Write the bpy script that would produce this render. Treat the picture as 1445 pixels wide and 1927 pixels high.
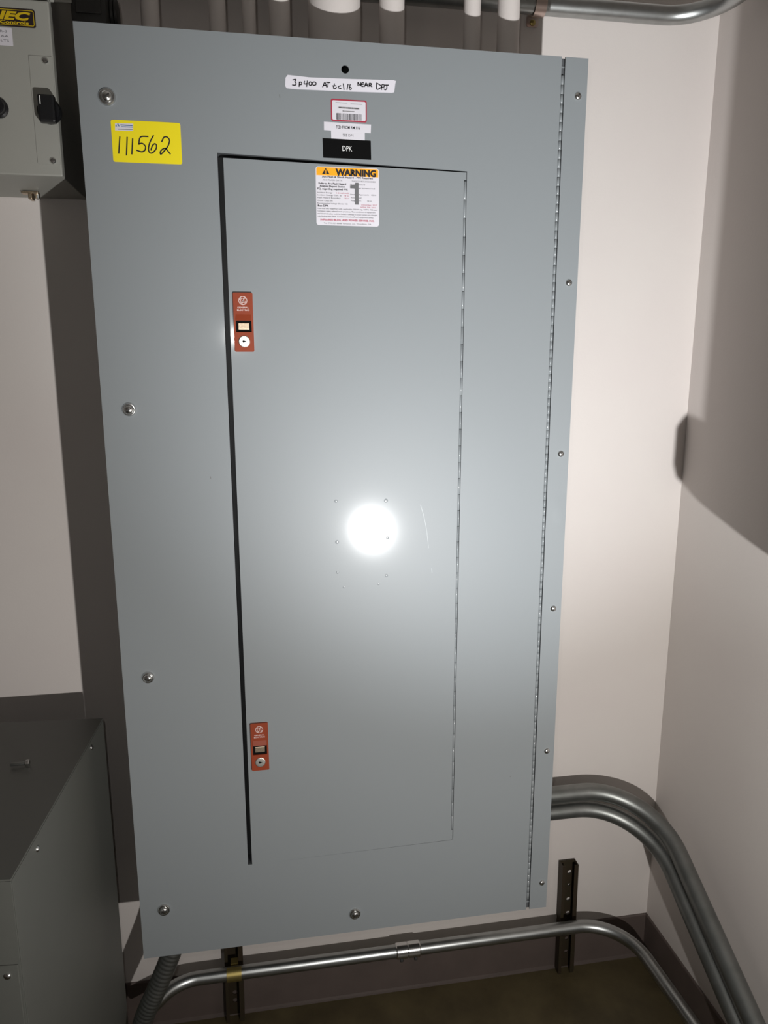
import bpy, bmesh, math, random
from mathutils import Vector, Matrix
random.seed(7)
for o in list(bpy.data.objects): bpy.data.objects.remove(o)
scn = bpy.context.scene
COL = scn.collection
PI = math.pi

# ------------------------------------------------------------------ camera
CAM = Vector((0.2329, -1.5771, 1.5513))
cd = bpy.data.cameras.new('camera'); cam = bpy.data.objects.new('camera', cd); COL.objects.link(cam)
cd.sensor_fit = 'HORIZONTAL'; cd.sensor_width = 36.0; cd.lens = 36.0 * 1430.0 / 1445.0
cd.clip_start = 0.02; cd.clip_end = 50
cam.location = CAM
cam.rotation_euler = (PI/2 - math.radians(11.899), 0, -math.radians(9.996))
scn.camera = cam

# ------------------------------------------------------------------ light
w = bpy.data.worlds.new('world'); scn.world = w; w.use_nodes = True
w.node_tree.nodes['Background'].inputs[0].default_value = (0.5, 0.52, 0.55, 1)
w.node_tree.nodes['Background'].inputs[1].default_value = 0.02
vs = scn.view_settings
vs.view_transform = 'Standard'; vs.look = 'None'; vs.exposure = 0.0; vs.gamma = 1.0
vs.use_curve_mapping = False

def spot(name, loc, target, power, cone, blend, rad, col):
    l = bpy.data.lights.new(name, 'SPOT'); l.energy = power; l.spot_size = math.radians(cone)
    l.spot_blend = blend; l.shadow_soft_size = rad; l.color = col
    o = bpy.data.objects.new(name, l); COL.objects.link(o); o.location = loc
    o.rotation_euler = (Vector(target) - Vector(loc)).to_track_quat('-Z', 'Y').to_euler()
    return o
# the hand torch that lights the closet from the lower right: a wide spill and a brighter beam
TORCH = Vector((0.664, -1.707, 0.905))
spot('torch_spill', TORCH, (0.72, -0.287, 1.48), 74, 146, 1.0, 0.010, (1.0, 0.975, 0.94))
spot('torch_beam', TORCH, (0.74, -0.287, 1.60), 98, 62, 1.0, 0.010, (0.93, 0.965, 1.0))
# the phone's own small flash beside the lens
l = bpy.data.lights.new('phone_flash', 'POINT'); l.energy = 4.6; l.shadow_soft_size = 0.006; l.color = (1.0, 0.98, 0.95)
fo = bpy.data.objects.new('phone_flash', l); COL.objects.link(fo); fo.location = CAM + Vector((-0.035, 0.0, 0.050))

# ------------------------------------------------------------------ materials
MATS = {}
def mat(name, col, rough=0.5, metal=0.0, spec=0.5, noise=None, bump=None, coat=0.0, coat_r=0.1, rvar=None):
    """noise=(scale, col2, amount)  bump=(scale, strength)  rvar=(scale, amount)"""
    m = bpy.data.materials.new(name); m.use_nodes = True
    nt = m.node_tree; b = nt.nodes['Principled BSDF']
    b.inputs['Base Color'].default_value = (*col, 1); b.inputs['Roughness'].default_value = rough
    b.inputs['Metallic'].default_value = metal; b.inputs['Specular IOR Level'].default_value = spec
    b.inputs['Coat Weight'].default_value = coat; b.inputs['Coat Roughness'].default_value = coat_r
    tc = nt.nodes.new('ShaderNodeTexCoord')
    def tex(scale, detail=6, rg=0.6):
        t = nt.nodes.new('ShaderNodeTexNoise'); t.inputs['Scale'].default_value = scale
        t.inputs['Detail'].default_value = detail; t.inputs['Roughness'].default_value = rg
        nt.links.new(tc.outputs['Object'], t.inputs['Vector']); return t
    if noise:
        t = tex(noise[0]); r = nt.nodes.new('ShaderNodeValToRGB')
        r.color_ramp.elements[0].position = 0.5 - 0.5*noise[2]; r.color_ramp.elements[1].position = 0.5 + 0.5*noise[2]
        r.color_ramp.elements[0].color = (*col, 1); r.color_ramp.elements[1].color = (*noise[1], 1)
        nt.links.new(t.outputs['Fac'], r.inputs['Fac']); nt.links.new(r.outputs['Color'], b.inputs['Base Color'])
    if rvar:
        t = tex(rvar[0]); mr = nt.nodes.new('ShaderNodeMapRange')
        mr.inputs['To Min'].default_value = max(0.02, rough - rvar[1]); mr.inputs['To Max'].default_value = rough + rvar[1]
        nt.links.new(t.outputs['Fac'], mr.inputs['Value']); nt.links.new(mr.outputs['Result'], b.inputs['Roughness'])
    if bump:
        t = tex(bump[0], 3); bp = nt.nodes.new('ShaderNodeBump'); bp.inputs['Strength'].default_value = bump[1]
        bp.inputs['Distance'].default_value = 0.002
        nt.links.new(t.outputs['Fac'], bp.inputs['Height']); nt.links.new(bp.outputs['Normal'], b.inputs['Normal'])
    MATS[name] = m; return m
mat('wall_paint', (0.61, 0.555, 0.53), 0.75, noise=(3.0, (0.64, 0.60, 0.565), 0.6), bump=(180, 0.10))
mat('ceiling_paint', (0.5, 0.48, 0.46), 0.85)
mat('base_vinyl', (0.115, 0.088, 0.078), 0.42, noise=(14, (0.09, 0.07, 0.062), 0.5))
mat('floor_concrete', (0.115, 0.090, 0.042), 0.5, noise=(9, (0.062, 0.047, 0.022), 0.4), bump=(40, 0.25), rvar=(12, 0.2))
mat('panel_grey', (0.212, 0.229, 0.237), 0.46, spec=0.30, noise=(2.2, (0.222, 0.240, 0.250), 0.6), coat=0.30, coat_r=0.098)
mat('panel_inside', (0.085, 0.09, 0.095), 0.45)
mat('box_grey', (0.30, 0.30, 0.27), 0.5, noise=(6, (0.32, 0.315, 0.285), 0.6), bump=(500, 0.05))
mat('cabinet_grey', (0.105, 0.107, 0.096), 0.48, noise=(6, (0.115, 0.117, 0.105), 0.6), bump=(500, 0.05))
mat('galvanised', (0.46, 0.475, 0.47), 0.34, metal=1.0, noise=(30, (0.36, 0.37, 0.365), 0.5), rvar=(25, 0.08))
mat('dull_galvanised', (0.27, 0.275, 0.265), 0.42, metal=0.9, noise=(26, (0.19, 0.20, 0.19), 0.5))
mat('zinc', (0.72, 0.72, 0.71), 0.22, metal=1.0)
mat('dark_steel', (0.035, 0.034, 0.032), 0.55, metal=0.3)
mat('rusty_strut', (0.040, 0.022, 0.012), 0.6, metal=0.25, noise=(45, (0.030, 0.026, 0.011), 0.5))
mat('yellow_zinc', (0.42, 0.33, 0.12), 0.4, metal=0.9)
mat('copper_strap', (0.68, 0.55, 0.50), 0.32, metal=1.0)
mat('yellow_sticker', (0.80, 0.66, 0.004), 0.5)
mat('white_label', (0.62, 0.60, 0.64), 0.55, spec=0.3)
mat('tape_white', (0.66, 0.64, 0.69), 0.5, spec=0.3)
mat('ink', (0.012, 0.011, 0.013), 0.5)
mat('grey_ink', (0.12, 0.12, 0.125), 0.6)
mat('pale_ink', (0.42, 0.40, 0.41), 0.6)
mat('red_ink', (0.42, 0.055, 0.10), 0.5)
mat('pink_ink', (0.62, 0.20, 0.28), 0.6)
mat('label_blue', (0.07, 0.16, 0.32), 0.5)
mat('label_red', (0.36, 0.030, 0.055), 0.45)
mat('warning_orange', (0.86, 0.36, 0.004), 0.5)
mat('black_plastic', (0.010, 0.010, 0.011), 0.32)
mat('nameplate_black', (0.003, 0.003, 0.003), 0.7, spec=0.08)
mat('nameplate_white', (0.72, 0.72, 0.70), 0.5)
mat('badge_black', (0.02, 0.012, 0.012), 0.4)
mat('badge_yellow', (0.62, 0.43, 0.010), 0.4)
mat('latch_red', (0.25, 0.044, 0.017), 0.42, spec=0.2, noise=(60, (0.22, 0.040, 0.016), 0.5))
mat('latch_print', (0.62, 0.47, 0.44), 0.5)
mat('brass', (0.62, 0.50, 0.36), 0.36, metal=1.0, noise=(300, (0.40, 0.32, 0.24), 0.3))
mat('lock_metal', (0.80, 0.79, 0.74), 0.36, metal=1.0)
mat('scratch_light', (0.33, 0.36, 0.37), 0.4)

# ------------------------------------------------------------------ mesh helpers
def link(name, me, m, parent=None):
    o = bpy.data.objects.new(name, me); COL.objects.link(o)
    if m: 
        me.materials.clear(); me.materials.append(MATS[m])
    if parent: o.parent = parent
    return o
def rootloc(o):
    while o.parent: o = o.parent
    return Vector(o.location)
def obj(name, bm, m, parent=None, smooth=False, local=False, flat=False):
    """shapes are built at their place in the room; a part is moved into its thing's own frame"""
    if not flat: bmesh.ops.recalc_face_normals(bm, faces=bm.faces)
    me = bpy.data.meshes.new(name); bm.to_mesh(me); bm.free()
    if parent and not local: me.transform(Matrix.Translation(-rootloc(parent)))
    if smooth:
        me.polygons.foreach_set('use_smooth', [True]*len(me.polygons))
        try: me.set_sharp_from_angle(angle=math.radians(38))
        except Exception: pass
    return link(name, me, m, parent)
def tag(o, label, cat=None, group=None, kind=None):
    if label: o['label'] = label
    if cat: o['category'] = cat
    if group: o['group'] = group
    if kind: o['kind'] = kind
    return o
def thing(name, loc, label, cat, group=None, rz=0):
    o = bpy.data.objects.new(name, None); COL.objects.link(o); o.location = loc; o.rotation_euler = (0, 0, rz)
    o.empty_display_size = 0.05
    return tag(o, label, cat, group)
def box(bm, x0, x1, y0, y1, z0, z1, bev=0.0):
    r = bmesh.ops.create_cube(bm, size=1.0)
    vs_ = r['verts']
    for v in vs_:
        v.co = Vector((x0 + (v.co.x+.5)*(x1-x0), y0 + (v.co.y+.5)*(y1-y0), z0 + (v.co.z+.5)*(z1-z0)))
    if bev > 0:
        es = list({e for v in vs_ for e in v.link_edges})
        bmesh.ops.bevel(bm, geom=es, offset=bev, segments=2, affect='EDGES', profile=0.6)
def boxbm(*a, **k):
    bm = bmesh.new(); box(bm, *a, **k); return bm
def rrect(x0, x1, z0, z1, r, n=4):
    pts = []
    for cx, cz, a0 in ((x1-r, z1-r, 0), (x0+r, z1-r, PI/2), (x0+r, z0+r, PI), (x1-r, z0+r, 1.5*PI)):
        for k in range(n+1):
            a = a0 + k*PI/2/n; pts.append((cx + r*math.cos(a), cz + r*math.sin(a)))
    return pts
def circ(cx, cz, r, n=18):
    return [(cx + r*math.cos(2*PI*k/n), cz + r*math.sin(2*PI*k/n)) for k in range(n)]
def plate(bm, outer, holes, y0, y1):
    """flat plate in the x-z plane, from y0 (front) to y1 (back), with real holes"""
    edges = []
    for loop in [outer] + list(holes):
        vv = [bm.verts.new((x, y0, z)) for x, z in loop]
        for a, b in zip(vv, vv[1:] + vv[:1]): edges.append(bm.edges.new((a, b)))
    r = bmesh.ops.triangle_fill(bm, use_beauty=True, use_dissolve=False, edges=edges)
    fs = [g for g in r['geom'] if isinstance(g, bmesh.types.BMFace)]
    e = bmesh.ops.extrude_face_region(bm, geom=fs)
    for v in e['geom']:
        if isinstance(v, bmesh.types.BMVert): v.co.y = y1
def platebm(outer, holes, y0, y1):
    bm = bmesh.new(); plate(bm, outer, holes, y0, y1); return bm
def prism(bm, pts, y0, y1):
    a = [bm.verts.new((x, y0, z)) for x, z in pts]; b = [bm.verts.new((x, y1, z)) for x, z in pts]
    n = len(pts)
    bm.faces.new(a); bm.faces.new(b[::-1])
    for i in range(n): bm.faces.new((a[i], b[i], b[(i+1) % n], a[(i+1) % n]))
def smoothline(pl, sub=4):
    if len(pl) < 3: return pl
    P_ = [Vector((p[0], p[1])) for p in pl]; out = []
    for i in range(len(P_)-1):
        p0 = P_[max(i-1, 0)]; p1 = P_[i]; p2 = P_[i+1]; p3 = P_[min(i+2, len(P_)-1)]
        for k in range(sub):
            t = k/sub
            out.append(0.5*((2*p1) + (p2-p0)*t + (2*p0-5*p1+4*p2-p3)*t*t + (3*p1-p0-3*p2+p3)*t**3))
    out.append(P_[-1]); return [(v.x, v.y) for v in out]
def ribbon(bm, pl, wd, y, smooth=True):
    """an ink stroke lying in the x-z plane at depth y"""
    if smooth: pl = smoothline(pl)
    P_ = [Vector((p[0], p[1])) for p in pl]; L_ = []; R_ = []
    for i, p in enumerate(P_):
        d = (P_[min(i+1, len(P_)-1)] - P_[max(i-1, 0)])
        if d.length < 1e-9: d = Vector((1, 0))
        d.normalize(); n = Vector((-d.y, d.x))*wd/2
        ext = -d*wd*0.4 if i == 0 else (d*wd*0.4 if i == len(P_)-1 else Vector((0, 0)))
        q = p + ext
        L_.append(bm.verts.new((q.x+n.x, y, q.y+n.y))); R_.append(bm.verts.new((q.x-n.x, y, q.y-n.y)))
    for i in range(len(P_)-1): bm.faces.new((L_[i], L_[i+1], R_[i+1], R_[i]))
def strokes(name, lines, wd, y, m, parent, smooth=True):
    bm = bmesh.new()
    for pl in lines: ribbon(bm, pl, wd, y, smooth)
    return obj(name, bm, m, parent)
def frame_ribbon(bm, pts, wd, y):
    n = len(pts); A = []; B = []
    for i in range(n):
        a = Vector(pts[i-1]); b = Vector(pts[(i+1) % n]); d = (b-a).normalized(); nn = Vector((-d.y, d.x))*wd/2
        p = Vector(pts[i]); A.append(bm.verts.new((p.x+nn.x, y, p.y+nn.y))); B.append(bm.verts.new((p.x-nn.x, y, p.y-nn.y)))
    for i in range(n): bm.faces.new((A[i], A[(i+1) % n], B[(i+1) % n], B[i]))
DG = None
def text_into(bm, s, size, x, z, y, align='LEFT', bold=0.0, sx=1.0, shear=0.0, rot=0.0):
    """lettering in the built-in font, flat in the x-z plane, z = base line"""
    c = bpy.data.curves.new('t', 'FONT'); c.body = s; c.size = size; c.align_x = align; c.offset = bold*size
    c.resolution_u = 2; c.shear = shear
    o = bpy.data.objects.new('t', c); COL.objects.link(o)
    bpy.context.view_layer.update()
    me = bpy.data.meshes.new_from_object(o.evaluated_get(bpy.context.evaluated_depsgraph_get()))
    M = Matrix.Translation((x, y, z)) @ Matrix.Rotation(-rot, 4, 'Y') @ Matrix.Rotation(PI/2, 4, 'X') @ Matrix.Diagonal((sx, 1, 1, 1))
    me.transform(M); bm.from_mesh(me)
    bpy.data.objects.remove(o); bpy.data.curves.remove(c); bpy.data.meshes.remove(me)
def fit_text(bm, s, x0, x1, z, h, y, bold=0.0, shear=0.0):
    """text stretched to the span x0..x1 with cap height about h"""
    b2 = bmesh.new(); text_into(b2, s, h/0.72, 0, 0, 0, bold=bold, shear=shear)
    xs = [v.co.x for v in b2.verts]; k = (x1-x0)/(max(xs)-min(xs)); mn = min(xs)
    for v in b2.verts: v.co = Vector((x0 + (v.co.x-mn)*k, y, z + v.co.z))
    me = bpy.data.meshes.new('t'); b2.to_mesh(me); b2.free(); bm.from_mesh(me); bpy.data.meshes.remove(me)
def lathe(bm, prof, axis_o, ax, n=20, cap=True):
    """prof = [(radius, height along ax)]"""
    ax = Vector(ax).normalized(); u = ax.orthogonal().normalized(); v = ax.cross(u); o = Vector(axis_o); rings = []
    for r, h in prof:
        if r < 1e-6: rings.append([bm.verts.new(o + ax*h)])
        else: rings.append([bm.verts.new(o + ax*h + (u*math.cos(2*PI*k/n) + v*math.sin(2*PI*k/n))*r) for k in range(n)])
    for a, b in zip(rings, rings[1:]):
        if len(a) == 1 and len(b) == 1: continue
        for k in range(n):
            k2 = (k+1) % n
            if len(a) == 1: bm.faces.new((a[0], b[k], b[k2]))
            elif len(b) == 1: bm.faces.new((a[k], a[k2], b[0]))
            else: bm.faces.new((a[k], a[k2], b[k2], b[k]))
    if cap:
        for rg in (rings[0], rings[-1]):
            if len(rg) > 2: bm.faces.new(rg)
def lathebm(*a, **k):
    bm = bmesh.new(); lathe(bm, *a, **k); return bm
def tube(bm, pts, r, n=20, rfun=None):
    P_ = [Vector(p) for p in pts]; N = len(P_); rings = []
    t0 = (P_[1]-P_[0]).normalized(); u = t0.orthogonal().normalized()
    for i, p in enumerate(P_):
        t = (P_[min(i+1, N-1)] - P_[max(i-1, 0)]).normalized()
        u = (u - t*u.dot(t)).normalized(); v = t.cross(u); rr = rfun(i) if rfun else r
        rings.append([bm.verts.new(p + (u*math.cos(2*PI*k/n) + v*math.sin(2*PI*k/n))*rr) for k in range(n)])
    for a, b in zip(rings, rings[1:]):
        for k in range(n): bm.faces.new((a[k], a[(k+1) % n], b[(k+1) % n], b[k]))
    bm.faces.new(rings[0]); bm.faces.new(rings[-1])
def tubebm(*a, **k):
    bm = bmesh.new(); tube(bm, *a, **k); return bm
def bend(x0, y0, z0, rho, phi, al, xs, ext, n=18, sgn=1):
    """a conduit run along +x that bends through phi towards the viewer, tilted down by al"""
    u = Vector((0, -math.cos(al), -math.sin(al))); e = Vector((sgn, 0, 0)); P0 = Vector((x0, y0, z0))
    pts = [Vector((xs, y0, z0)) + (P0 - Vector((xs, y0, z0)))*k/6 for k in range(6)]
    pts += [P0 + e*rho*math.sin(t) + u*rho*(1-math.cos(t)) for t in [phi*k/n for k in range(n+1)]]
    d = e*math.cos(phi) + u*math.sin(phi)
    pts += [pts[-1] + d*ext*k/4 for k in range(1, 5)]
    return pts

# measured handwriting strokes (x, z on the panel front)
YEL= [[(0.05534, 1.86854), (0.05225, 1.84585)], [(0.06597, 1.86851), (0.06329, 1.84383)], [(0.07379, 1.8669), (0.07136, 1.84564)], [(0.09639, 1.87103), (0.08538, 1.86986), (0.0824, 1.8599)], [(0.0824, 1.8599), (0.08738, 1.8611), (0.09174, 1.85734), (0.09089, 1.85188), (0.08611, 1.84921), (0.07906, 1.85089)], [(0.10447, 1.87266), (0.09876, 1.86306), (0.09615, 1.85407), (0.09736, 1.84868), (0.10145, 1.84835), (0.10691, 1.85353), (0.10827, 1.85903), (0.10584, 1.86139), (0.10206, 1.85827), (0.09963, 1.85224)], [(0.11633, 1.86481), (0.11978, 1.87088), (0.12445, 1.87158), (0.12782, 1.86728), (0.1253, 1.85925), (0.11862, 1.85104), (0.11373, 1.84687), (0.11342, 1.85033), (0.11673, 1.85394), (0.12147, 1.85562), (0.12438, 1.85227), (0.12776, 1.84793)]]
TAPE= [[(0.31761, 1.96186), (0.32237, 1.9627), (0.32039, 1.9594), (0.32224, 1.95732), (0.32107, 1.95478), (0.31679, 1.9547)], [(0.32752, 1.95935), (0.3269, 1.9532)], [(0.32752, 1.95906), (0.3307, 1.95923), (0.33063, 1.95632), (0.32744, 1.95571)], [(0.3355, 1.96095), (0.33494, 1.95728), (0.33941, 1.95782)], [(0.33981, 1.96162), (0.33853, 1.95383)], [(0.34338, 1.96028), (0.3448, 1.9605), (0.34594, 1.95958), (0.34626, 1.95795), (0.34562, 1.95639), (0.34431, 1.95561), (0.34295, 1.95599), (0.34218, 1.95734), (0.34235, 1.95904), (0.34338, 1.96028)], [(0.34905, 1.96046), (0.35112, 1.9607), (0.3528, 1.95987), (0.35329, 1.95835), (0.35237, 1.95685), (0.35047, 1.95609), (0.34847, 1.9564), (0.34732, 1.95766), (0.34755, 1.95926), (0.34905, 1.96046)], [(0.36333, 1.95443), (0.36697, 1.96121), (0.36943, 1.95476)], [(0.36433, 1.95668), (0.36899, 1.95693)], [(0.36954, 1.96135), (0.375, 1.96121)], [(0.37227, 1.96121), (0.37136, 1.95486)], [(0.3819, 1.95983), (0.38021, 1.95387), (0.38229, 1.9528), (0.38506, 1.95486)], [(0.37864, 1.95672), (0.38396, 1.9573)], [(0.39156, 1.95771), (0.38831, 1.95651), (0.38828, 1.9543), (0.392, 1.95376)], [(0.39564, 1.96058), (0.39668, 1.95254)], [(0.40324, 1.96025), (0.40154, 1.9528)], [(0.40665, 1.96044), (0.40498, 1.95519), (0.40609, 1.95304), (0.40821, 1.95389), (0.40775, 1.95608), (0.40531, 1.95551)], [(0.41884, 1.95918), (0.41887, 1.96405), (0.42242, 1.95937), (0.42294, 1.96383)], [(0.42783, 1.9638), (0.4249, 1.96334), (0.42405, 1.95917), (0.42731, 1.9586)], [(0.42456, 1.96126), (0.42733, 1.96156)], [(0.42944, 1.95872), (0.43175, 1.96401), (0.43434, 1.95898)], [(0.4301, 1.96067), (0.43386, 1.96088)], [(0.43631, 1.95909), (0.43682, 1.96355), (0.43993, 1.96327), (0.43959, 1.96148), (0.43681, 1.96104), (0.44089, 1.95889)], [(0.44862, 1.96463), (0.4486, 1.95575), (0.45436, 1.95783), (0.45568, 1.96087), (0.44862, 1.96463)], [(0.45633, 1.95571), (0.45683, 1.96242), (0.46062, 1.96232), (0.46013, 1.95963), (0.45683, 1.95886)], [(0.46095, 1.96234), (0.46722, 1.96268)], [(0.46458, 1.96254), (0.46458, 1.95764), (0.46227, 1.95558), (0.46029, 1.95667)]]
TAPEOUT= [[(0.30957, 1.96865), (0.34279, 1.96703), (0.40868, 1.96834), (0.47497, 1.97052), (0.47943, 1.96928), (0.47829, 1.96506), (0.47666, 1.95307), (0.47335, 1.952), (0.40363, 1.95011), (0.32331, 1.94907), (0.30749, 1.94969), (0.30552, 1.95278), (0.30631, 1.96442)]]

# ------------------------------------------------------------------ the room
XR = 1.205; XL = -2.4; YF = -3.6; HZ = 2.75; T = 0.08
def struct(name, bm, m, label=None):
    o = obj(name, bm, m); o['kind'] = 'structure'
    if label: o['label'] = label
    return o
struct('floor', boxbm(XL-T, XR+T, YF-T, T, -T, 0), 'floor_concrete', 'dark brown stained concrete floor')
struct('wall_back', boxbm(XL-T, XR+T, 0, T, 0, HZ), 'wall_paint', 'off-white painted wall behind the big grey panel')
struct('wall_right', boxbm(XR, XR+T, YF-T, 0, 0, HZ), 'wall_paint', 'off-white painted side wall at the right')
struct('wall_left', boxbm(XL-T, XL, YF-T, 0, 0, HZ), 'wall_paint', 'off-white painted wall at the far left')
struct('wall_front', boxbm(XL, XR, YF-T, YF, 0, HZ), 'wall_paint', 'off-white painted wall behind the viewer')
struct('ceiling', boxbm(XL-T, XR+T, YF-T, T, HZ, HZ+T), 'ceiling_paint', 'plain off-white ceiling')
BH = 0.1225
prof = [(0, BH), (0.003, BH), (0.0045, BH-0.003), (0.0045, 0.008), (0.006, 0.003), (0.009, 0.001), (0.009, 0.0), (0, 0)]
bm = bmesh.new()
a = [bm.verts.new((XL, -d, z)) for d, z in prof]; b = [bm.verts.new((XR-0.0045, -d, z)) for d, z in prof]
bm.faces.new(a); bm.faces.new(b[::-1])
for i in range(len(prof)): bm.faces.new((a[i], b[i], b[(i+1) % len(prof)], a[(i+1) % len(prof)]))
struct('baseboard_back', bm, 'base_vinyl', 'brown vinyl cove base along the back wall')
bm = bmesh.new()
a = [bm.verts.new((XR-d, YF, z)) for d, z in prof]; b = [bm.verts.new((XR-d, 0, z)) for d, z in prof]
bm.faces.new(a); bm.faces.new(b[::-1])
for i in range(len(prof)): bm.faces.new((a[i], b[i], b[(i+1) % len(prof)], a[(i+1) % len(prof)]))
struct('baseboard_right', bm, 'base_vinyl', 'brown vinyl cove base along the right wall')

# ------------------------------------------------------------------ the big panelboard
YP = -0.287                       # plane of its front
pan = thing('electrical_panel', (0.4, 0, 0.43), 'tall grey electrical panel with a hinged door and a white warning label', 'electrical panel')
bm = bmesh.new()                  # hollow steel box behind the cover
box(bm, 0.012, 0.788, -0.003, -0.001, 0.442, 2.008)
box(bm, 0.012, 0.014, YP+0.004, -0.003, 0.442, 2.008); box(bm, 0.786, 0.788, YP+0.004, -0.003, 0.442, 2.008)
box(bm, 0.014, 0.786, YP+0.004, -0.003, 0.442, 0.444); box(bm, 0.014, 0.786, YP+0.004, -0.003, 2.006, 2.008)
obj('enclosure_box', bm, 'panel_grey', pan)
# front cover left of the long hinge, with the door opening and the round knockout
opening = [(0.1983, 1.8530), (0.5984, 1.8409)] + [(0.5984, 0.6150), (0.5974, 0.6108), (0.5950, 0.6090)] + [(0.2001, 0.6046)]
# the cover is a sheet 18 mm deep; the door sits inside it
bm = platebm([(0.0, 2.0228), (0.7540, 2.0210), (0.7570, 0.4285), (0.0, 0.4300)], [opening, circ(0.3989, 1.9815, 0.0061)], YP, YP+0.0025)
cover = tag(obj('front_cover', bm, 'panel_grey', pan), 'flat grey sheet steel cover around the door')
obj('opening_liner', platebm([(0.180, 1.872), (0.62, 1.860), (0.62, 0.590), (0.180, 0.586)],
    [[(x, z) for x, z in opening]], YP+0.0026, YP+0.030), 'panel_inside', pan)
obj('inner_plate', boxbm(0.17, 0.63, YP+0.031, YP+0.033, 0.58, 1.885), 'panel_inside', pan)
# right strip beyond the hinge
obj('hinge_strip', platebm([(0.7603, 2.0209), (0.8000, 2.0207), (0.8005, 0.4283), (0.7640, 0.4285)], [], YP, YP+0.0025), 'panel_grey', pan)
hb = obj('hinge_slot', boxbm(0.745, 0.772, YP+0.0055, YP+0.007, 0.4285, 2.020), 'panel_inside', pan)
# cover hinge with its knuckles
hl = obj('cover_hinge', tubebm([(0.7572, YP+0.0028, 1.9935), (0.7588, YP+0.0028, 1.2), (0.7604, YP+0.0028, 0.452)], 0.0011, 8), 'galvanised', pan)
tag(hl, 'long piano hinge between cover and right strip')
bmk = bmesh.new(); lathe(bmk, [(0.0022, -0.00685), (0.0026, -0.00665), (0.0026, 0.00665), (0.0022, 0.00685)], (0, 0, 0), (0, 0, 1), 10)
mek = bpy.data.meshes.new('hinge_knuckle'); bmk.to_mesh(mek); bmk.free(); mek.materials.append(MATS['panel_grey'])
mek.polygons.foreach_set('use_smooth', [True]*len(mek.polygons))
N = 109
for i in range(N):
    f = (i+0.5)/N; z = 1.9935 + (0.452-1.9935)*f; x = 0.7572 + 0.0032*f
    k = bpy.data.objects.new('hinge_knuckle', mek); COL.objects.link(k); k.parent = hl
    k.location = Vector((x, YP+0.0026, z)) - pan.location
# the door
DL = 0.2072
door = [(DL, 1.8455), (0.5972, 1.8387), (0.5972, 1.8272), (0.5936, 1.8272), (0.5936, 0.6322), (0.5972, 0.6322), (0.5972, 0.6130), (0.5950, 0.6102), (DL+0.0005, 0.6052)]
bm = platebm(door, [], YP-0.0008, YP+0.0012)
dr = tag(obj('door', bm, 'panel_grey', pan), 'tall narrow hinged door with two red latches')
bm = bmesh.new()      # the folded edges of the door
box(bm, DL, DL+0.0015, YP+0.0012, YP+0.018, 0.6065, 1.8445); box(bm, DL, 0.592, YP+0.0012, YP+0.018, 1.836, 1.8375)
obj('door_flange', bm, 'panel_grey', dr)
dh = obj('door_hinge', tubebm([(0.5958, YP+0.0022, 1.8260), (0.5962, YP+0.0022, 1.2), (0.5962, YP+0.0022, 0.6330)], 0.0010, 8), 'galvanised', pan)
tag(dh, 'piano hinge along the right edge of the door')
bmk = bmesh.new(); lathe(bmk, [(0.0016, -0.0143), (0.0020, -0.0140), (0.0020, 0.0140), (0.0016, 0.0143)], (0, 0, 0), (0, 0, 1), 10)
mek2 = bpy.data.meshes.new('hinge_knuckle'); bmk.to_mesh(mek2); bmk.free(); mek2.materials.append(MATS['panel_grey'])
mek2.polygons.foreach_set('use_smooth', [True]*len(mek2.polygons))
N = 41
for i in range(N):
    z = 1.8260 + (0.6330-1.8260)*(i+0.5)/N
    k = bpy.data.objects.new('hinge_knuckle', mek2); COL.objects.link(k); k.parent = dh
    k.location = Vector((0.5960, YP+0.0016, z)) - pan.location
# weld dimples and a scratch on the door
for x, z, r in ((0.3755, 1.2978, 0.0030), (0.4637, 1.2957, 0.0036), (0.3764, 1.2245, 0.0034), (0.4665, 1.2283, 0.0028), (0.3766, 1.1692, 0.0028),
             (0.4646, 1.1587, 0.0030), (0.3877, 1.1410, 0.0022), (0.4501, 1.1436, 0.0022)):
    obj('weld_dimple', lathebm([(r, 0), (r*0.8, r*0.07), (r*0.4, r*0.12), (0, r*0.135)], (x, YP-0.0008, z), (0, -1, 0), 14, cap=False), 'panel_grey', dr, smooth=True)
strokes('scratch', [[(0.5259, 1.2859), (0.5329, 1.2615), (0.5385, 1.232), (0.5413, 1.2064)]], 0.0005, YP-0.0009, 'scratch_light', dr)
strokes('scratch', [[(0.5475, 1.168), (0.5485, 1.160)]], 0.0006, YP-0.0009, 'scratch_light', dr)
for x, z, h in ((0.2965, 1.938, 0.004), (0.165, 1.345, 0.003), (0.712, 0.735, 0.0018)):
    strokes('paint_nick', [[(x, z+h/2), (x+0.0003, z-h/2)]], 0.0011, YP-0.0001, 'grey_ink', cover)
# big cover screws with cup washers
for x, z, r in ((0.0407, 1.9235, 0.0128), (0.0417, 1.4600, 0.0112), (0.0428, 0.9957, 0.0108), (0.0426, 0.5304, 0.0118), (0.4021, 0.4700, 0.0118)):
    o0 = (x, YP, z)
    s = obj('cover_screw', lathebm([(r*0.62, 0.0018), (r*0.60, 0.0046), (r*0.50, 0.0062), (r*0.26, 0.0073), (0, 0.0076)], o0, (0, -1, 0), 22, cap=False), 'zinc', pan, smooth=True)
    obj('cup_washer', lathebm([(r, 0), (r*0.99, 0.0012), (r*0.86, 0.0034), (r*0.76, 0.0036), (r*0.66, 0.0020), (r*0.55, 0.0012)], o0, (0, -1, 0), 26, cap=False), 'zinc', s, smooth=True)
    a = random.uniform(0.3, 1.3); dx, dz = math.cos(a)*r*0.36, math.sin(a)*r*0.36
    strokes('screw_slot', [[(x-dx, z-dz), (x+dx, z+dz)]], r*0.16, YP-0.0079, 'dark_steel', s)
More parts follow.
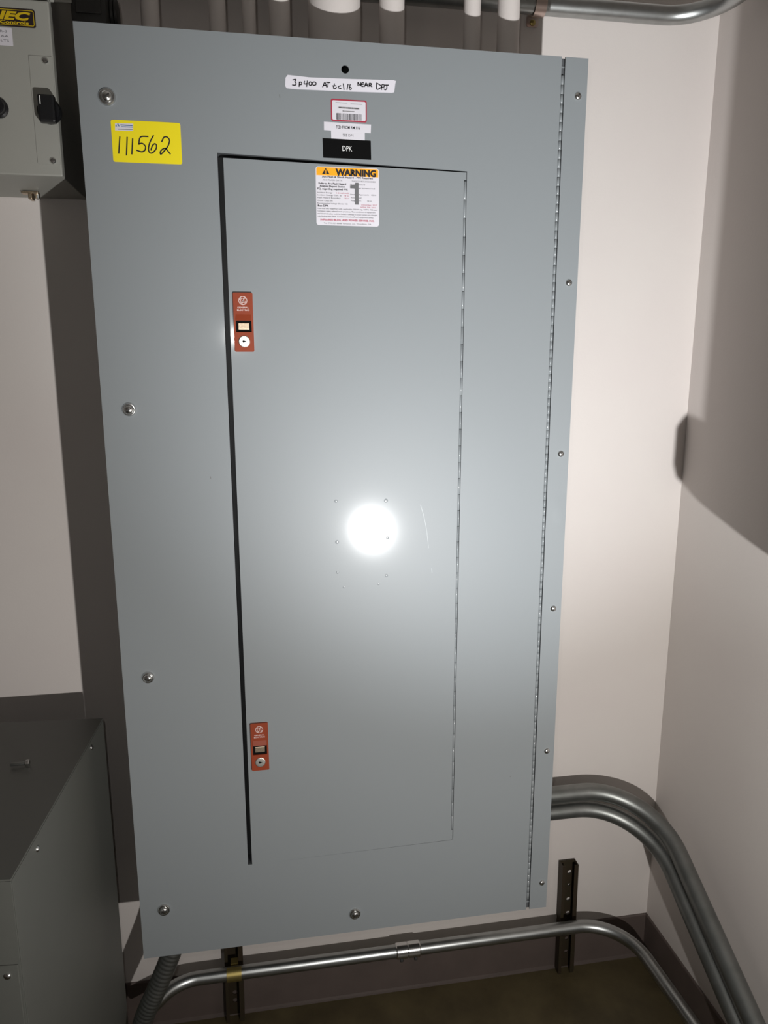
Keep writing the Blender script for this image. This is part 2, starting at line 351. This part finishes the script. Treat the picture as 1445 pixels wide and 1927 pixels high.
# small screws down the right strip
for x, z in ((0.7847, 1.9634), (0.7845, 1.6681), (0.7848, 1.3708), (0.7847, 1.0772), (0.7856, 0.7828), (0.7885, 0.4869)):
    r = 0.0060
    s = obj('strip_screw', lathebm([(r, 0), (r*0.97, 0.0010), (r*0.8, 0.0024), (r*0.45, 0.0034), (0, 0.0037)], (x, YP, z), (0, -1, 0), 18, cap=False), 'zinc', pan, smooth=True)
    a = random.uniform(0, 3)
    strokes('screw_slot', [[(x-math.cos(a)*r*0.6, z-math.sin(a)*r*0.6), (x+math.cos(a)*r*0.6, z+math.sin(a)*r*0.6)]], 0.0012, YP-0.0036, 'dark_steel', s)

# latches
def latch(x0, x1, z0, z1, label):
    w_ = x1-x0; h_ = z1-z0; yb = YP-0.0008; yf = yb-0.0036; cx = (x0+x1)/2
    zt = z1-0.47*h_; zb = z1-0.665*h_          # finger recess
    rec = [(x0+0.10*w_, zb), (x1-0.10*w_, zb), (x1-0.10*w_, zt), (x0+0.10*w_, zt)]
    p = tag(obj('latch', platebm(rrect(x0, x1, z0, z1, 0.0022), [rec], yf, yb), 'latch_red', pan), label)
    bm = bmesh.new()                            # sloped thumb pad above the recess
    X0, X1 = x0+0.12*w_, x1-0.12*w_; za, zc = z1-0.36*h_, zt+0.0005
    v = [bm.verts.new(c) for c in ((X0, yf+0.0001, za), (X1, yf+0.0001, za), (X1, yf-0.0022, zc), (X0, yf-0.0022, zc), (X0, yf+0.0006, zc), (X1, yf+0.0006, zc))]
    bm.faces.new((v[0], v[1], v[2], v[3])); bm.faces.new((v[3], v[2], v[5], v[4])); bm.faces.new((v[0], v[3], v[4])); bm.faces.new((v[1], v[5], v[2]))
    obj('thumb_pad', bm, 'latch_red', p)
    obj('recess', boxbm(x0+0.06*w_, x1-0.06*w_, yb-0.0004, yb-0.0001, zb-0.001, zt+0.001), 'nameplate_black', p)
    obj('slide', boxbm(x0+0.22*w_, x1-0.22*w_, yb-0.0022, yb-0.0003, zb+0.22*(zt-zb), zb+0.80*(zt-zb), bev=0.0005), 'brass', p)
    zl = z1-0.825*h_; r = 0.0092
    obj('lock_cylinder', lathebm([(r, 0.0), (r, 0.0008), (r*0.9, 0.0013), (r*0.55, 0.0014), (0, 0.0014)], (cx, yf, zl), (0, -1, 0), 28, cap=False), 'lock_metal', p)
    k = [(cx-0.0030, zl-0.0012), (cx-0.0012, zl-0.0020), (cx+0.0036, zl), (cx-0.0012, zl+0.0020), (cx-0.0030, zl+0.0012)]
    bm = bmesh.new(); prism(bm, k, yf-0.0017, yf-0.0013); obj('keyhole', bm, 'nameplate_black', p)
    # round monogram and two lines of lettering
    ze = z1-0.135*h_; R_ = 0.0064; y = yf-0.0002; bm = bmesh.new()
    frame_ribbon(bm, circ(cx, ze, R_, 26), 0.0010, y)
    for a in (0.5, 2.1, 3.7, 5.2):
        ribbon(bm, [(cx+R_*0.93*math.cos(a), ze+R_*0.93*math.sin(a)), (cx+R_*0.75*math.cos(a+.35), ze+R_*0.75*math.sin(a+.35)), (cx+R_*0.86*math.cos(a+.75), ze+R_*0.86*math.sin(a+.75))], 0.0007, y)
    g = [(0.10, .50), (-.25, .55), (-.55, .15), (-.45, -.35), (-.10, -.35), (.05, .0), (-.2, .05), (.0, -.1), (-.05, -.55), (-.4, -.55)]
    e_ = [(.50, .45), (.25, .55), (.15, .25), (.40, .15), (.12, .0), (.10, -.40), (.35, -.45), (.58, -.15)]
    for s_ in (g, e_): ribbon(bm, [(cx+a*R_, ze+b_*R_) for a, b_ in s_], 0.0008, y)
    obj('emblem', bm, 'latch_print', p)
    bm = bmesh.new()
    fit_text(bm, 'GENERAL', cx-0.0092, cx+0.0092, z1-0.262*h_, 0.0024, y, bold=0.02)
    fit_text(bm, 'ELECTRIC', cx-0.0098, cx+0.0098, z1-0.305*h_, 0.0026, y, bold=0.02)
    obj('lettering', bm, 'latch_print', p)
latch(0.2135, 0.2447, 1.5515, 1.6445, 'brick red latch with keyed lock near the top of the door')
latch(0.2143, 0.2457, 0.8005, 0.8943, 'brick red latch with keyed lock near the bottom of the door')

# ---- stickers and nameplates on the panel
YS = YP-0.0004; YT = YS-0.00025
def sticker(name, pts, m, label, y1=YP, y0=YS, parent=pan):
    bm = bmesh.new(); prism(bm, pts, y0, y1); return tag(obj(name, bm, m, parent), label)
s = sticker('asset_sticker', [(x+0.0003*(z-1.86), z) for x, z in rrect(0.0435, 0.1450, 1.8335, 1.8925, 0.003)], 'yellow_sticker', 'yellow sticker with the handwritten number 111562')
strokes('handwriting', YEL, 0.0019, YT, 'ink', s)
lg = [(0.0496, 1.8877), (0.0759, 1.8883), (0.0752, 1.8779), (0.0491, 1.8777)]
bm = bmesh.new(); prism(bm, lg, YS-0.0001, YS); obj('logo_patch', bm, 'white_label', s)
strokes('logo_mark', [[(0.0505, 1.8835), (0.0512, 1.8862), (0.0520, 1.8835)], [(0.0532, 1.8866), (0.0544, 1.8838)], [(0.0541, 1.8868), (0.0556, 1.8837)]], 0.0009, YT, 'label_blue', s, smooth=False)
bm = bmesh.new()
for zz, xa, xb, h in ((1.8855, 0.0578, 0.0745, 0.0014), (1.8832, 0.0585, 0.0750, 0.0010)):
    x = xa
    while x < xb:
        ww = random.uniform(0.0008, 0.0024); ribbon(bm, [(x, zz), (min(x+ww, xb), zz)], h, YT, False); x += ww+0.0006
obj('logo_print', bm, 'label_blue', s)
bm = bmesh.new(); ribbon(bm, [(0.0535, 1.8796), (0.0745, 1.8799)], 0.0009, YT, False); obj('logo_line', bm, 'grey_ink', s)

s = sticker('tape_strip', TAPEOUT[0], 'tape_white', 'strip of white tape with black handwriting')
strokes('handwriting', TAPE, 0.0015, YT, 'ink', s)

s = sticker('barcode_label', rrect(0.3758, 0.4326, 1.9066, 1.9384, 0.0028), 'label_red', 'small red-bordered label with a barcode')
bm = bmesh.new(); prism(bm, rrect(0.3778, 0.4306, 1.9086, 1.9364, 0.0018), YS-0.0001, YS); obj('label_face', bm, 'white_label', s)
bm = bmesh.new(); x = 0.3845
while x < 0.4250:
    ww = random.choice((0.0005, 0.0007, 0.0011)); ribbon(bm, [(x, 1.9092), (x, 1.9178)], ww, YT, False); x += ww+random.choice((0.0005, 0.0006, 0.0009))
obj('barcode', bm, 'ink', s)
bm = bmesh.new()
for zz, xa, xb, h, g_ in ((1.9332, 0.3835, 0.4015, 0.0009, .0003), (1.9325, 0.4070, 0.4250, 0.0009, .0003), (1.9262, 0.3875, 0.4200, 0.0022, .0007), (1.9215, 0.3938, 0.4130, 0.0012, .0003)):
    x = xa
    while x < xb:
        ww = random.uniform(0.0006, 0.0016); ribbon(bm, [(x, zz), (min(x+ww, xb), zz)], h, YT, False); x += ww+g_
obj('fine_print', bm, 'pale_ink', s)

s = sticker('printed_label', [(0.3645, 1.9048), (0.4394, 1.9040), (0.4388, 1.8914), (0.3644, 1.8926)], 'white_label', 'upper small white printed label')
bm = bmesh.new(); fit_text(bm, 'FED FROM RM.116', 0.3838, 0.4215, 1.8958, 0.0044, YT, bold=0.012); obj('lettering', bm, 'ink', s)
s = sticker('printed_label', [(0.3755, 1.8928), (0.4293, 1.8922), (0.4293, 1.8805), (0.3758, 1.8805)], 'white_label', 'lower small white printed label', y0=YS+0.0001)
bm = bmesh.new(); fit_text(bm, 'SEE DP1', 0.3940, 0.4108, 1.8845, 0.0042, YT, bold=0.0); obj('lettering', bm, 'grey_ink', s)
s = sticker('nameplate', [(0.3620, 1.8800), (0.4387, 1.8795), (0.4392, 1.8519), (0.3627, 1.8522)], 'nameplate_black', 'engraved black plastic nameplate', y0=YP-0.0016)
bm = bmesh.new(); fit_text(bm, 'DPK', 0.3932, 0.4086, 1.8630, 0.0080, YP-0.0018, bold=0.0); obj('lettering', bm, 'nameplate_white', s)

# warning label on the door
yd = YP-0.0008; ys = yd-0.0004; yt = ys-0.0003
wl = sticker('warning_label', rrect(0.3500, 0.4518, 1.7508, 1.8390, 0.004), 'white_label', 'white arc flash label with an orange warning band', y1=yd, y0=ys, parent=dr)
bm = bmesh.new(); prism(bm, [p for p in rrect(0.3512, 0.4506, 1.8100, 1.8380, 0.003) if p[1] > 1.82] + [(0.3512, 1.8258), (0.4506, 1.8258)], ys-0.0001, ys)
obj('orange_band', bm, 'warning_orange', wl)
bm = bmesh.new(); fit_text(bm, 'WARNING', 0.3815, 0.4472, 1.8266, 0.0096, yt, bold=0.06)
prism(bm, [(0.3602, 1.8278), (0.3722, 1.8278), (0.3662, 1.8368)], yt, ys-0.0001)
obj('warning_word', bm, 'ink', wl)
bm = bmesh.new(); ribbon(bm, [(0.3662, 1.8338), (0.3662, 1.8308)], 0.0012, yt-0.0001, False); ribbon(bm, [(0.3662, 1.8297), (0.3662, 1.8288)], 0.0012, yt-0.0001, False)
obj('exclamation_mark', bm, 'warning_orange', wl)
bm = bmesh.new()
fit_text(bm, 'Arc Flash & Shock Hazard - PPE Required', 0.3600, 0.4415, 1.8226, 0.0028, yt, bold=0.02)
for i, (s_, a, b_) in enumerate((('Refer to Arc Flash Hazard', 0.3545, 0.3985), ('Analysis (Report Section', 0.3560, 0.3970), ('FS), regarding required PPE', 0.3525, 0.4010))):
    fit_text(bm, s_, a, b_, 1.8126-0.0041*i, 0.0027, yt, bold=0.025)
fit_text(bm, 'Bus: DPK', 0.3525, 0.3700, 1.7790, 0.0028, yt, bold=0.03)
obj('bold_print', bm, 'ink', wl)
bm = bmesh.new()
fit_text(bm, 'ARC FLASH DATA', 0.3608, 0.3925, 1.8180, 0.0023, yt)
fit_text(bm, 'SHOCK BOUNDARIES', 0.4078, 0.4460, 1.8176, 0.0023, yt)
for s_, a, b_, z in (('Incident Energy', 0.3520, 0.3765, 1.7992), ('Incident Energy Calc. at', 0.3520, 0.3910, 1.7954), ('Flash Hazard Boundary', 0.3520, 0.3895, 1.7915), ('Glove Class 00', 0.3520, 0.3765, 1.7870), ('Recommended Voltage Gloves  NA', 0.3520, 0.4010, 1.7830),
                     ('Shock Hazard', 0.4050, 0.4290, 1.8128), ('Cover is removed', 0.4110, 0.4450, 1.8075), ('Limited Approach   42 in', 0.4050, 0.4470, 1.7978), ('Restricted', 0.4060, 0.4230, 1.7930), ('Approach        12 in', 0.4060, 0.4400, 1.7885),
                     ('Use this info together with applicable OSHA reg. NFPA 70E, and', 0.3520, 0.4490, 1.7752), ('Company safety related work practices. The conditions of equipment', 0.3520, 0.4460, 1.7714),
                     ('and electrical safety could be limited if settings in power system are changed,', 0.3520, 0.4495, 1.7674), ('rely findings this label. Contact trained staff and equipment safety.', 0.3520, 0.4430, 1.7634)):
    fit_text(bm, s_, a, b_, z, 0.0020, yt, bold=0.008)
fit_text(bm, 'Tel. 770-327-8888 Tempest, ave. Woodbine, GA', 0.3620, 0.4390, 1.7530, 0.0021, yt)
obj('fine_print', bm, 'grey_ink', wl)
bm = bmesh.new()
fit_text(bm, 'INFRA-RED BLDG. AND POWER SERVICE, INC.', 0.3565, 0.4440, 1.7578, 0.0028, yt, bold=0.03)
fit_text(bm, 'December, 2017', 0.4230, 0.4490, 1.7825, 0.0020, yt); fit_text(bm, 'NFPA 70E 2015', 0.4210, 0.4470, 1.7788, 0.0020, yt)
fit_text(bm, '1.2 cal/cm2', 0.3830, 0.4025, 1.7992, 0.0020, yt); fit_text(bm, '18 in', 0.3950, 0.4025, 1.7954, 0.0020, yt); fit_text(bm, '16 in', 0.3960, 0.4030, 1.7915, 0.0020, yt)
obj('red_print', bm, 'red_ink', wl)
bm = bmesh.new(); prism(bm, [(0.4125, 1.7835), (0.4187, 1.7835), (0.4187, 1.8165), (0.4135, 1.8165), (0.4118, 1.8128), (0.4050, 1.8118), (0.4050, 1.8078), (0.4125, 1.8078)], yt-0.0001, yt)
obj('category_number', bm, 'grey_ink', wl)

# ------------------------------------------------------------------ conduits out of the panel top
tops = ((0.0962, 0.0295, 'slim off-white painted conduit above the panel, first from the left'),
        (0.2044, 0.0277, 'slim off-white painted conduit above the panel, second from the left'),
        (0.2563, 0.0225, 'thinnest off-white painted conduit above the panel, third from the left'),
        (0.3071, 0.0356, 'off-white painted conduit just left of the thick one above the panel'),
        (0.3994, 0.0890, 'thick off-white painted conduit above the middle of the panel'),
        (0.4986, 0.0440, 'medium off-white painted conduit just right of the thick one above the panel'),
        (0.6416, 0.0299, 'slim off-white painted conduit above the panel, second from the right'),
        (0.7081, 0.0391, 'off-white painted conduit above the panel, nearest to the right corner'))
for x, dia, lab in tops:
    r = dia/2; y = -0.146
    t = thing('painted_conduit', (x, y, 2.008), lab, 'conduit', 'painted conduits rising from the panel top')
    obj('pipe', tubebm([(x, y, 2.0095), (x, y, 2.25), (x, y, 2.5), (x, y, HZ-0.001)], r, 28), 'wall_paint', t, smooth=True)
    obj('connector', lathebm([(r+0.001, 2.0085), (r+0.004, 2.0095), (r+0.004, 2.017), (r+0.001, 2.018)], (x, y, 0), (0, 0, 1), 20), 'dull_galvanised', t, smooth=True)

# ------------------------------------------------------------------ metal conduits
t = thing('steel_conduit', (1.0, -0.0345, 2.181), 'shiny steel conduit running along the top of the back wall into the right corner', 'conduit')
pts = bend(1.060, -0.0345, 2.199, 0.105, 1.52, -0.10, -0.0475, 0.9)
obj('pipe', tubebm(pts, 0.0172, 24), 'galvanised', t, smooth=True)
# strap
bm = bmesh.new(); xs0, xs1 = 0.793, 0.815; R_ = 0.0190
prev = None
for k in range(15):
    a = -PI*0.72 + k*PI*1.44/14
    rr = []
    for x in (xs0, xs1):
        for q in (R_, R_+0.0016):
            rr.append(bm.verts.new((x, -0.0345 - q*math.cos(a), 2.199 + q*math.sin(a))))
    if prev:
        for i, j in ((0, 2), (2, 3), (3, 1), (1, 0)): bm.faces.new((prev[i], prev[j], rr[j], rr[i]))
    prev = rr
st = obj('strap', bm, 'copper_strap', t, smooth=True); tag(st, 'copper coloured one-hole pipe strap')
obj('strap_foot', platebm(rrect(xs0-0.001, xs1+0.001, 2.172, 2.192, 0.004), [], -0.006, -0.003), 'copper_strap', st)
obj('strap_screw', lathebm([(0.006, 0), (0.0055, 0.002), (0.003, 0.0034), (0, 0.0038)], (0.804, -0.006, 2.179), (0, -1, 0), 14, cap=False), 'yellow_zinc', st, smooth=True)

def run(name, pts, r, lab, m='galvanised', loc=None, group=None):
    t = thing(name, loc or tuple(pts[0]), lab, 'conduit', group)
    obj('pipe', tubebm(pts, r, 24), m, t, smooth=True); return t
run('steel_conduit', bend(0.97457, -0.06126, 0.53312, 0.16781, 1.5857, 0.48227, 0.789, 0.92), 0.0196,
    'upper of two bent grey steel conduits leaving the right side of the panel', 'dull_galvanised', group='bent conduits in the right corner')
run('steel_conduit', bend(0.96348, -0.05828, 0.48716, 0.17219, 1.55635, 0.53096, 0.789, 0.76), 0.0190,
    'lower of two bent grey steel conduits leaving the right side of the panel', 'dull_galvanised', group='bent conduits in the right corner')
# the long run under the panel: straight, bent forward at both ends
rgt = bend(0.98269, -0.06168, 0.16466, 0.12796, 1.4601, 0.110775, 0.30, 0.30)
q0 = rgt[-1]; rgt += [q0 + Vector((0.005*s, -0.10*math.sin(s), -0.10*(1-math.cos(s)))) for s in (0.3, 0.6, 0.9, 1.2, 1.5)] + [Vector((q0.x+0.008, q0.y-0.10, 0.001))]
lft = bend(0.075, -0.06168, 0.16466, 0.105, 0.84, 0.12, 0.25, 0.045, sgn=-1)
t = run('steel_conduit', lft[::-1] + rgt, 0.0150, 'long galvanised conduit running just above the floor below the panel', loc=(0.5, -0.06168, 0.15))
cp = obj('coupling', lathebm([(0.0162, 0.528), (0.0178, 0.530), (0.0178, 0.5545), (0.0165, 0.556), (0.0178, 0.5575), (0.0178, 0.584), (0.0162, 0.586)], (0, -0.06168, 0.16466), (1, 0, 0), 24), 'zinc', t, smooth=True)
for x in (0.540, 0.574):
    obj('set_screw', lathebm([(0.0042, 0.014), (0.0042, 0.0225), (0.003, 0.0235), (0, 0.0235)], (x, -0.06168, 0.16466), (0, -0.6, -0.8), 10, cap=False), 'dark_steel', cp)
# ------------------------------------------------------------------ strut channels
def strut(x, z0, z1, tilt, lab, holes, hx):
    """shallow channel with its perforated back to the wall and two lipped sides towards the viewer"""
    t = thing('strut_channel', (x, -0.016, z0), lab, 'strut', 'rusty strut channels on the back wall')
    h = 0.0208; yf, yb = -0.0268, -0.0055
    def sk(px, z): return px + tilt*(z1-z)
    out = [(sk(x-h, z0), z0), (sk(x+h, z0), z0), (sk(x+h, z1), z1), (sk(x-h, z1), z1)]
    obj('web', platebm(out, [circ(sk(x+hx, z), z, r, 14) for z, r in holes], yb-0.002, yb), 'rusty_strut', t)
    def bar(bm, e0, e1, y0, y1):
        v = [bm.verts.new((sk(e, z), y, z)) for y in (y0, y1) for z in (z0, z1) for e in (e0, e1)]
        for f in ((0, 1, 3, 2), (4, 6, 7, 5), (0, 4, 5, 1), (2, 3, 7, 6), (0, 2, 6, 4), (1, 5, 7, 3)): bm.faces.new([v[i] for i in f])
    for s_ in (-1, 1):
        bm = bmesh.new(); e0, e1 = (x-h, x-h+0.0022) if s_ < 0 else (x+h-0.0022, x+h)
        bar(bm, e0, e1, yf, yb-0.002)
        l0, l1 = (x-h, x-h+0.0075) if s_ < 0 else (x+h-0.0105, x+h)
        bar(bm, l0, l1, yf-0.002, yf)
        obj('flange', bm, 'rusty_strut', t)
    return t
strut(0.9735, 0.0, 0.3115, 0.0098, 'short rusty perforated strut channel in the right corner below the bent conduits',
      [(0.277, 0.0058), (0.2406, 0.0036), (0.1995, 0.0056), (0.159, 0.0056), (0.085, 0.005), (0.046, 0.005)], 0.0078)
t2 = strut(0.1540, 0.0, 0.440, -0.009, 'rusty perforated strut channel under the lower left of the panel',
      [(0.40, 0.005), (0.36, 0.005), (0.32, 0.005), (0.28, 0.005), (0.235, 0.0045), (0.100, 0.0045), (0.062, 0.006), (0.040, 0.006)], 0.0)
bm = bmesh.new(); prev = None
for k in range(13):
    a = -PI*0.5 + k*PI/12; rr = []
    for x in (0.137, 0.170):
        for q in (0.0154, 0.0170): rr.append(bm.verts.new((x, -0.06168 - q*math.cos(a), 0.16466 + q*math.sin(a))))
    if prev:
        for i, j in ((0, 2), (2, 3), (3, 1), (1, 0)): bm.faces.new((prev[i], prev[j], rr[j], rr[i]))
    prev = rr
box(bm, 0.1455, 0.1615, -0.0465, -0.0290, 0.152, 0.177)
cl = obj('pipe_clamp', bm, 'yellow_zinc', t2, smooth=True); tag(cl, 'yellow zinc clamp holding the conduit')

# ------------------------------------------------------------------ flexible conduit under the panel's left corner
ctrl = [(0.062, -0.185, 0.4415), (0.044, -0.188, 0.37), (0.008, -0.188, 0.28), (-0.027, -0.188, 0.20), (-0.045, -0.186, 0.12), (-0.046, -0.184, 0.028)]
cpts = [Vector(c) for c in ctrl]; path = []
for i in range(len(cpts)-1):
    p0, p1, p2, p3 = cpts[max(i-1, 0)], cpts[i], cpts[i+1], cpts[min(i+2, len(cpts)-1)]
    for k in range(40):
        u = k/40; path.append(0.5*((2*p1) + (p2-p0)*u + (2*p0-5*p1+4*p2-p3)*u*u + (3*p1-p0-3*p2+p3)*u**3))
path.append(cpts[-1])
t = thing('flexible_conduit', (-0.046, -0.184, 0.0), 'dark ribbed flexible conduit dropping from the lower left corner of the panel', 'conduit')
obj('ribbed_hose', tubebm(path, 0.02, 20, rfun=lambda i: 0.0198 + (0.0006 if (i//2) % 2 else -0.0003)), 'dull_galvanised', t, smooth=True)
obj('connector', lathebm([(0.0235, 0.0), (0.0235, 0.022), (0.022, 0.028), (0.0212, 0.032)], (-0.046, -0.184, 0.0), (0.0, 0, 1), 8), 'dark_steel', t)

# ------------------------------------------------------------------ control box, upper left
YI = -0.205
cb = thing('control_box', (-0.3, -0.1, 1.826), 'grey wall-mounted control box with a black rotary switch and yellow badge', 'control box')
obj('body', boxbm(-0.56, -0.050, YI+0.020, -0.001, 1.828, 2.400, bev=0.002), 'box_grey', cb)
obj('upper_cover', boxbm(-0.562, -0.0478, YI+0.004, YI+0.019, 2.0815, 2.4020, bev=0.0025), 'box_grey', cb)
obj('mounting_lug', boxbm(-0.0478, -0.0150, YI+0.006, YI+0.010, 2.0800, 2.0990, bev=0.0015), 'box_grey', cb)
obj('door', boxbm(-0.562, -0.0478, YI, YI+0.019, 1.8262, 2.0783, bev=0.0025), 'box_grey', cb)
bd = obj('badge', platebm(rrect(-0.186, -0.0690, 2.0388, 2.0640, 0.003), [], YI-0.0016, YI), 'badge_black', cb); tag(bd, 'black badge with yellow lettering')
bm = bmesh.new(); y = YI-0.0018
frame_ribbon(bm, rrect(-0.1835, -0.0712, 2.0410, 2.0618, 0.002), 0.0008, y); obj('badge_border', bm, 'badge_yellow', bd)
bm = bmesh.new(); fit_text(bm, 'IEC', -0.1215, -0.0755, 2.0485, 0.0110, y, bold=0.05, shear=0.25)
fit_text(bm, 'Controls', -0.1205, -0.0790, 2.0424, 0.0046, y, bold=0.03, shear=0.1); obj('lettering', bm, 'badge_yellow', bd)
rl = obj('rating_label', platebm(rrect(-0.170, -0.1046, 2.0120, 2.0370, 0.001), [], YI-0.0005, YI), 'white_label', cb); tag(rl, 'white rating label')
bm = bmesh.new()
fit_text(bm, 'MOTOR-3', -0.1450, -0.1120, 2.0302, 0.0032, YI-0.0007); fit_text(bm, 'FLA 4.6 AA', -0.1500, -0.1100, 2.0235, 0.0032, YI-0.0007); fit_text(bm, '480 VOLTS', -0.1480, -0.1100, 2.0170, 0.0034, YI-0.0007)
obj('lettering', bm, 'grey_ink', rl)
sp = obj('switch_plate', platebm(rrect(-0.0836, -0.0492, 1.8435, 2.0000, 0.0015), [], YI-0.0014, YI), 'box_grey', cb)
for x, z in ((-0.0598, 1.9938), (-0.0604, 1.8490)):
    obj('plate_screw', lathebm([(0.0052, 0), (0.0050, 0.001), (0.0036, 0.0026), (0, 0.0032)], (x, YI-0.0014, z), (0, -1, 0), 14, cap=False), 'zinc', sp, smooth=True)
kx, kz = -0.0590, 1.9205
kn = obj('switch_collar', lathebm([(0.0185, 0), (0.0185, 0.004), (0.0165, 0.007), (0.0165, 0.010)], (kx, YI-0.0014, kz), (0, -1, 0), 24), 'black_plastic', cb, smooth=True)
gr = obj('switch_handle', boxbm(kx-0.0125, kx+0.0125, YI-0.025, YI-0.010, kz-0.0205, kz+0.0195, bev=0.0035), 'black_plastic', kn); tag(gr, 'black rotary switch handle')
obj('pointer_line', boxbm(kx-0.0088, kx-0.0074, YI-0.0253, YI-0.0248, kz+0.0045, kz+0.0165), 'nameplate_white', kn)
obj('push_button', lathebm([(0.0150, 0), (0.0150, 0.004), (0.0125, 0.006), (0.0125, 0.016), (0.011, 0.0178), (0, 0.018)], (-0.1345, YI, 1.9225), (0, -1, 0), 24), 'black_plastic', cb, smooth=True)
bm = bmesh.new(); box(bm, -0.146, -0.118, -0.076, -0.060, 1.8225, 1.8262, bev=0.0008); box(bm, -0.134, -0.128, -0.079, -0.057, 1.8130, 1.8228, bev=0.0010); box(bm, -0.124, -0.121, -0.074, -0.062, 1.8150, 1.8228, bev=0.0006)
hs = obj('wing_clamp', bm, 'brass', cb)
obj('clamp_screw', lathebm([(0.0035, 0), (0.0035, 0.010), (0, 0.011)], (-0.1205, -0.068, 1.8262), (0, 0, -1), 12, cap=False), 'zinc', hs, smooth=True)

# dark conduit body between control box and panel
jb = thing('conduit_body', (0.0, -0.15, 2.024), 'dark steel conduit body above the top left corner of the panel', 'conduit fitting')
obj('body', boxbm(-0.018, 0.036, -0.200, -0.120, 2.052, 2.150, bev=0.008), 'dark_steel', jb, smooth=True)
obj('cover_plate', boxbm(-0.010, 0.028, -0.2035, -0.2000, 2.066, 2.140, bev=0.002), 'dark_steel', jb)
obj('hub', lathebm([(0.024, 2.008), (0.026, 2.012), (0.026, 2.024), (0.022, 2.026), (0.022, 2.052)], (0.009, -0.160, 0), (0, 0, 1), 16), 'dark_steel', jb, smooth=True)
obj('threaded_hub', lathebm([(0.017, 0.036), (0.021, 0.037), (0.021, 0.041), (0.018, 0.042), (0.021, 0.043), (0.021, 0.047), (0.017, 0.048)], (0, -0.155, 2.085), (1, 0, 0), 16), 'dark_steel', jb, smooth=True)
# ------------------------------------------------------------------ transformer cabinet, lower left (stands slightly turned)
yaw = -math.atan2(0.037, 0.451); ZC = 0.855; DP = 0.4640
tc_ = thing('transformer_cabinet', (-0.106, -0.603, 0.0), 'dark grey steel transformer cabinet standing on the floor at the lower left', 'cabinet', rz=yaw)
# local frame: origin = front right foot, +x right, +y towards the wall
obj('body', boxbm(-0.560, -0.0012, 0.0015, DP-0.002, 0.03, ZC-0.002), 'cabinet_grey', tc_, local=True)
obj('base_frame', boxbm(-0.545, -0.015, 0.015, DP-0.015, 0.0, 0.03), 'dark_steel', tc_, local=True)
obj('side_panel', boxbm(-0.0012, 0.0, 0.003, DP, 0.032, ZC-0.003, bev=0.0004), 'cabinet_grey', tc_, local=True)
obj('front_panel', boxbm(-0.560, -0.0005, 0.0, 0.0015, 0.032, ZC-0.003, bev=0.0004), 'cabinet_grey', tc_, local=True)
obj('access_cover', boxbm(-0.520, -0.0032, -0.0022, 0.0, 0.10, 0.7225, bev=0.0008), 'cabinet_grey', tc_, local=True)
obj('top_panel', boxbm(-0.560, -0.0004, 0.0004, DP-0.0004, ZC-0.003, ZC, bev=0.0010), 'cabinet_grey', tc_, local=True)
for y, z in ((0.3785, 0.8397), (0.0940, 0.8340)):
    obj('side_screw', lathebm([(0.0048, 0), (0.0046, 0.0012), (0.003, 0.0030), (0, 0.0034)], (0.0, y, z), (1, 0, 0), 14, cap=False), 'zinc', tc_, smooth=True, local=True)
obj('front_screw', lathebm([(0.0050, 0.0022), (0.0048, 0.0034), (0.003, 0.0050), (0, 0.0054)], (-0.0185, 0.0, 0.7055), (0, -1, 0), 14, cap=False), 'zinc', tc_, smooth=True, local=True)
# a loose bolt lying on top
bl = thing('loose_bolt', (-0.177, -0.302, ZC), 'small loose bolt lying on top of the dark cabinet', 'bolt')
obj('shank', lathebm([(0.0024, -0.191), (0.0031, -0.190), (0.0031, -0.1655)], (0, -0.302, ZC+0.0058), (1, 0, 0), 10), 'dull_galvanised', bl, smooth=True)
obj('head', lathebm([(0.0060, -0.1662), (0.0064, -0.1656), (0.0064, -0.1612), (0.0056, -0.1602)], (0, -0.302, ZC+0.0058), (1, 0, 0), 6), 'zinc', bl)

# ------------------------------------------------------------------ unseen capped pipe, made up and shaped to cast the rounded wall shadow
rp = thing('shadow_caster_pipe', (1.085, -0.72, 1.10), 'unseen grey capped pipe added to cast the shadow on the right wall', 'pipe')
px, py, pr = 1.062, -0.72, 0.070
obj('pipe', tubebm([(px, py, 1.16), (px, py, 1.7), (px, py, 2.2), (px, py, HZ-0.001)], pr, 32), 'box_grey', rp, smooth=True)
obj('end_cap', lathebm([(0, 1.098), (0.045, 1.101), (0.075, 1.110), (0.090, 1.124), (0.0955, 1.142), (0.0955, 1.188), (0.090, 1.196), (0.071, 1.199)], (px, py, 0), (0, 0, 1), 32, cap=False), 'box_grey', rp, smooth=True)
for z in (1.55, 2.35):
    obj('wall_bracket', boxbm(px-0.012, XR, py-0.015, py+0.015, z-0.01, z+0.01), 'dull_galvanised', rp)
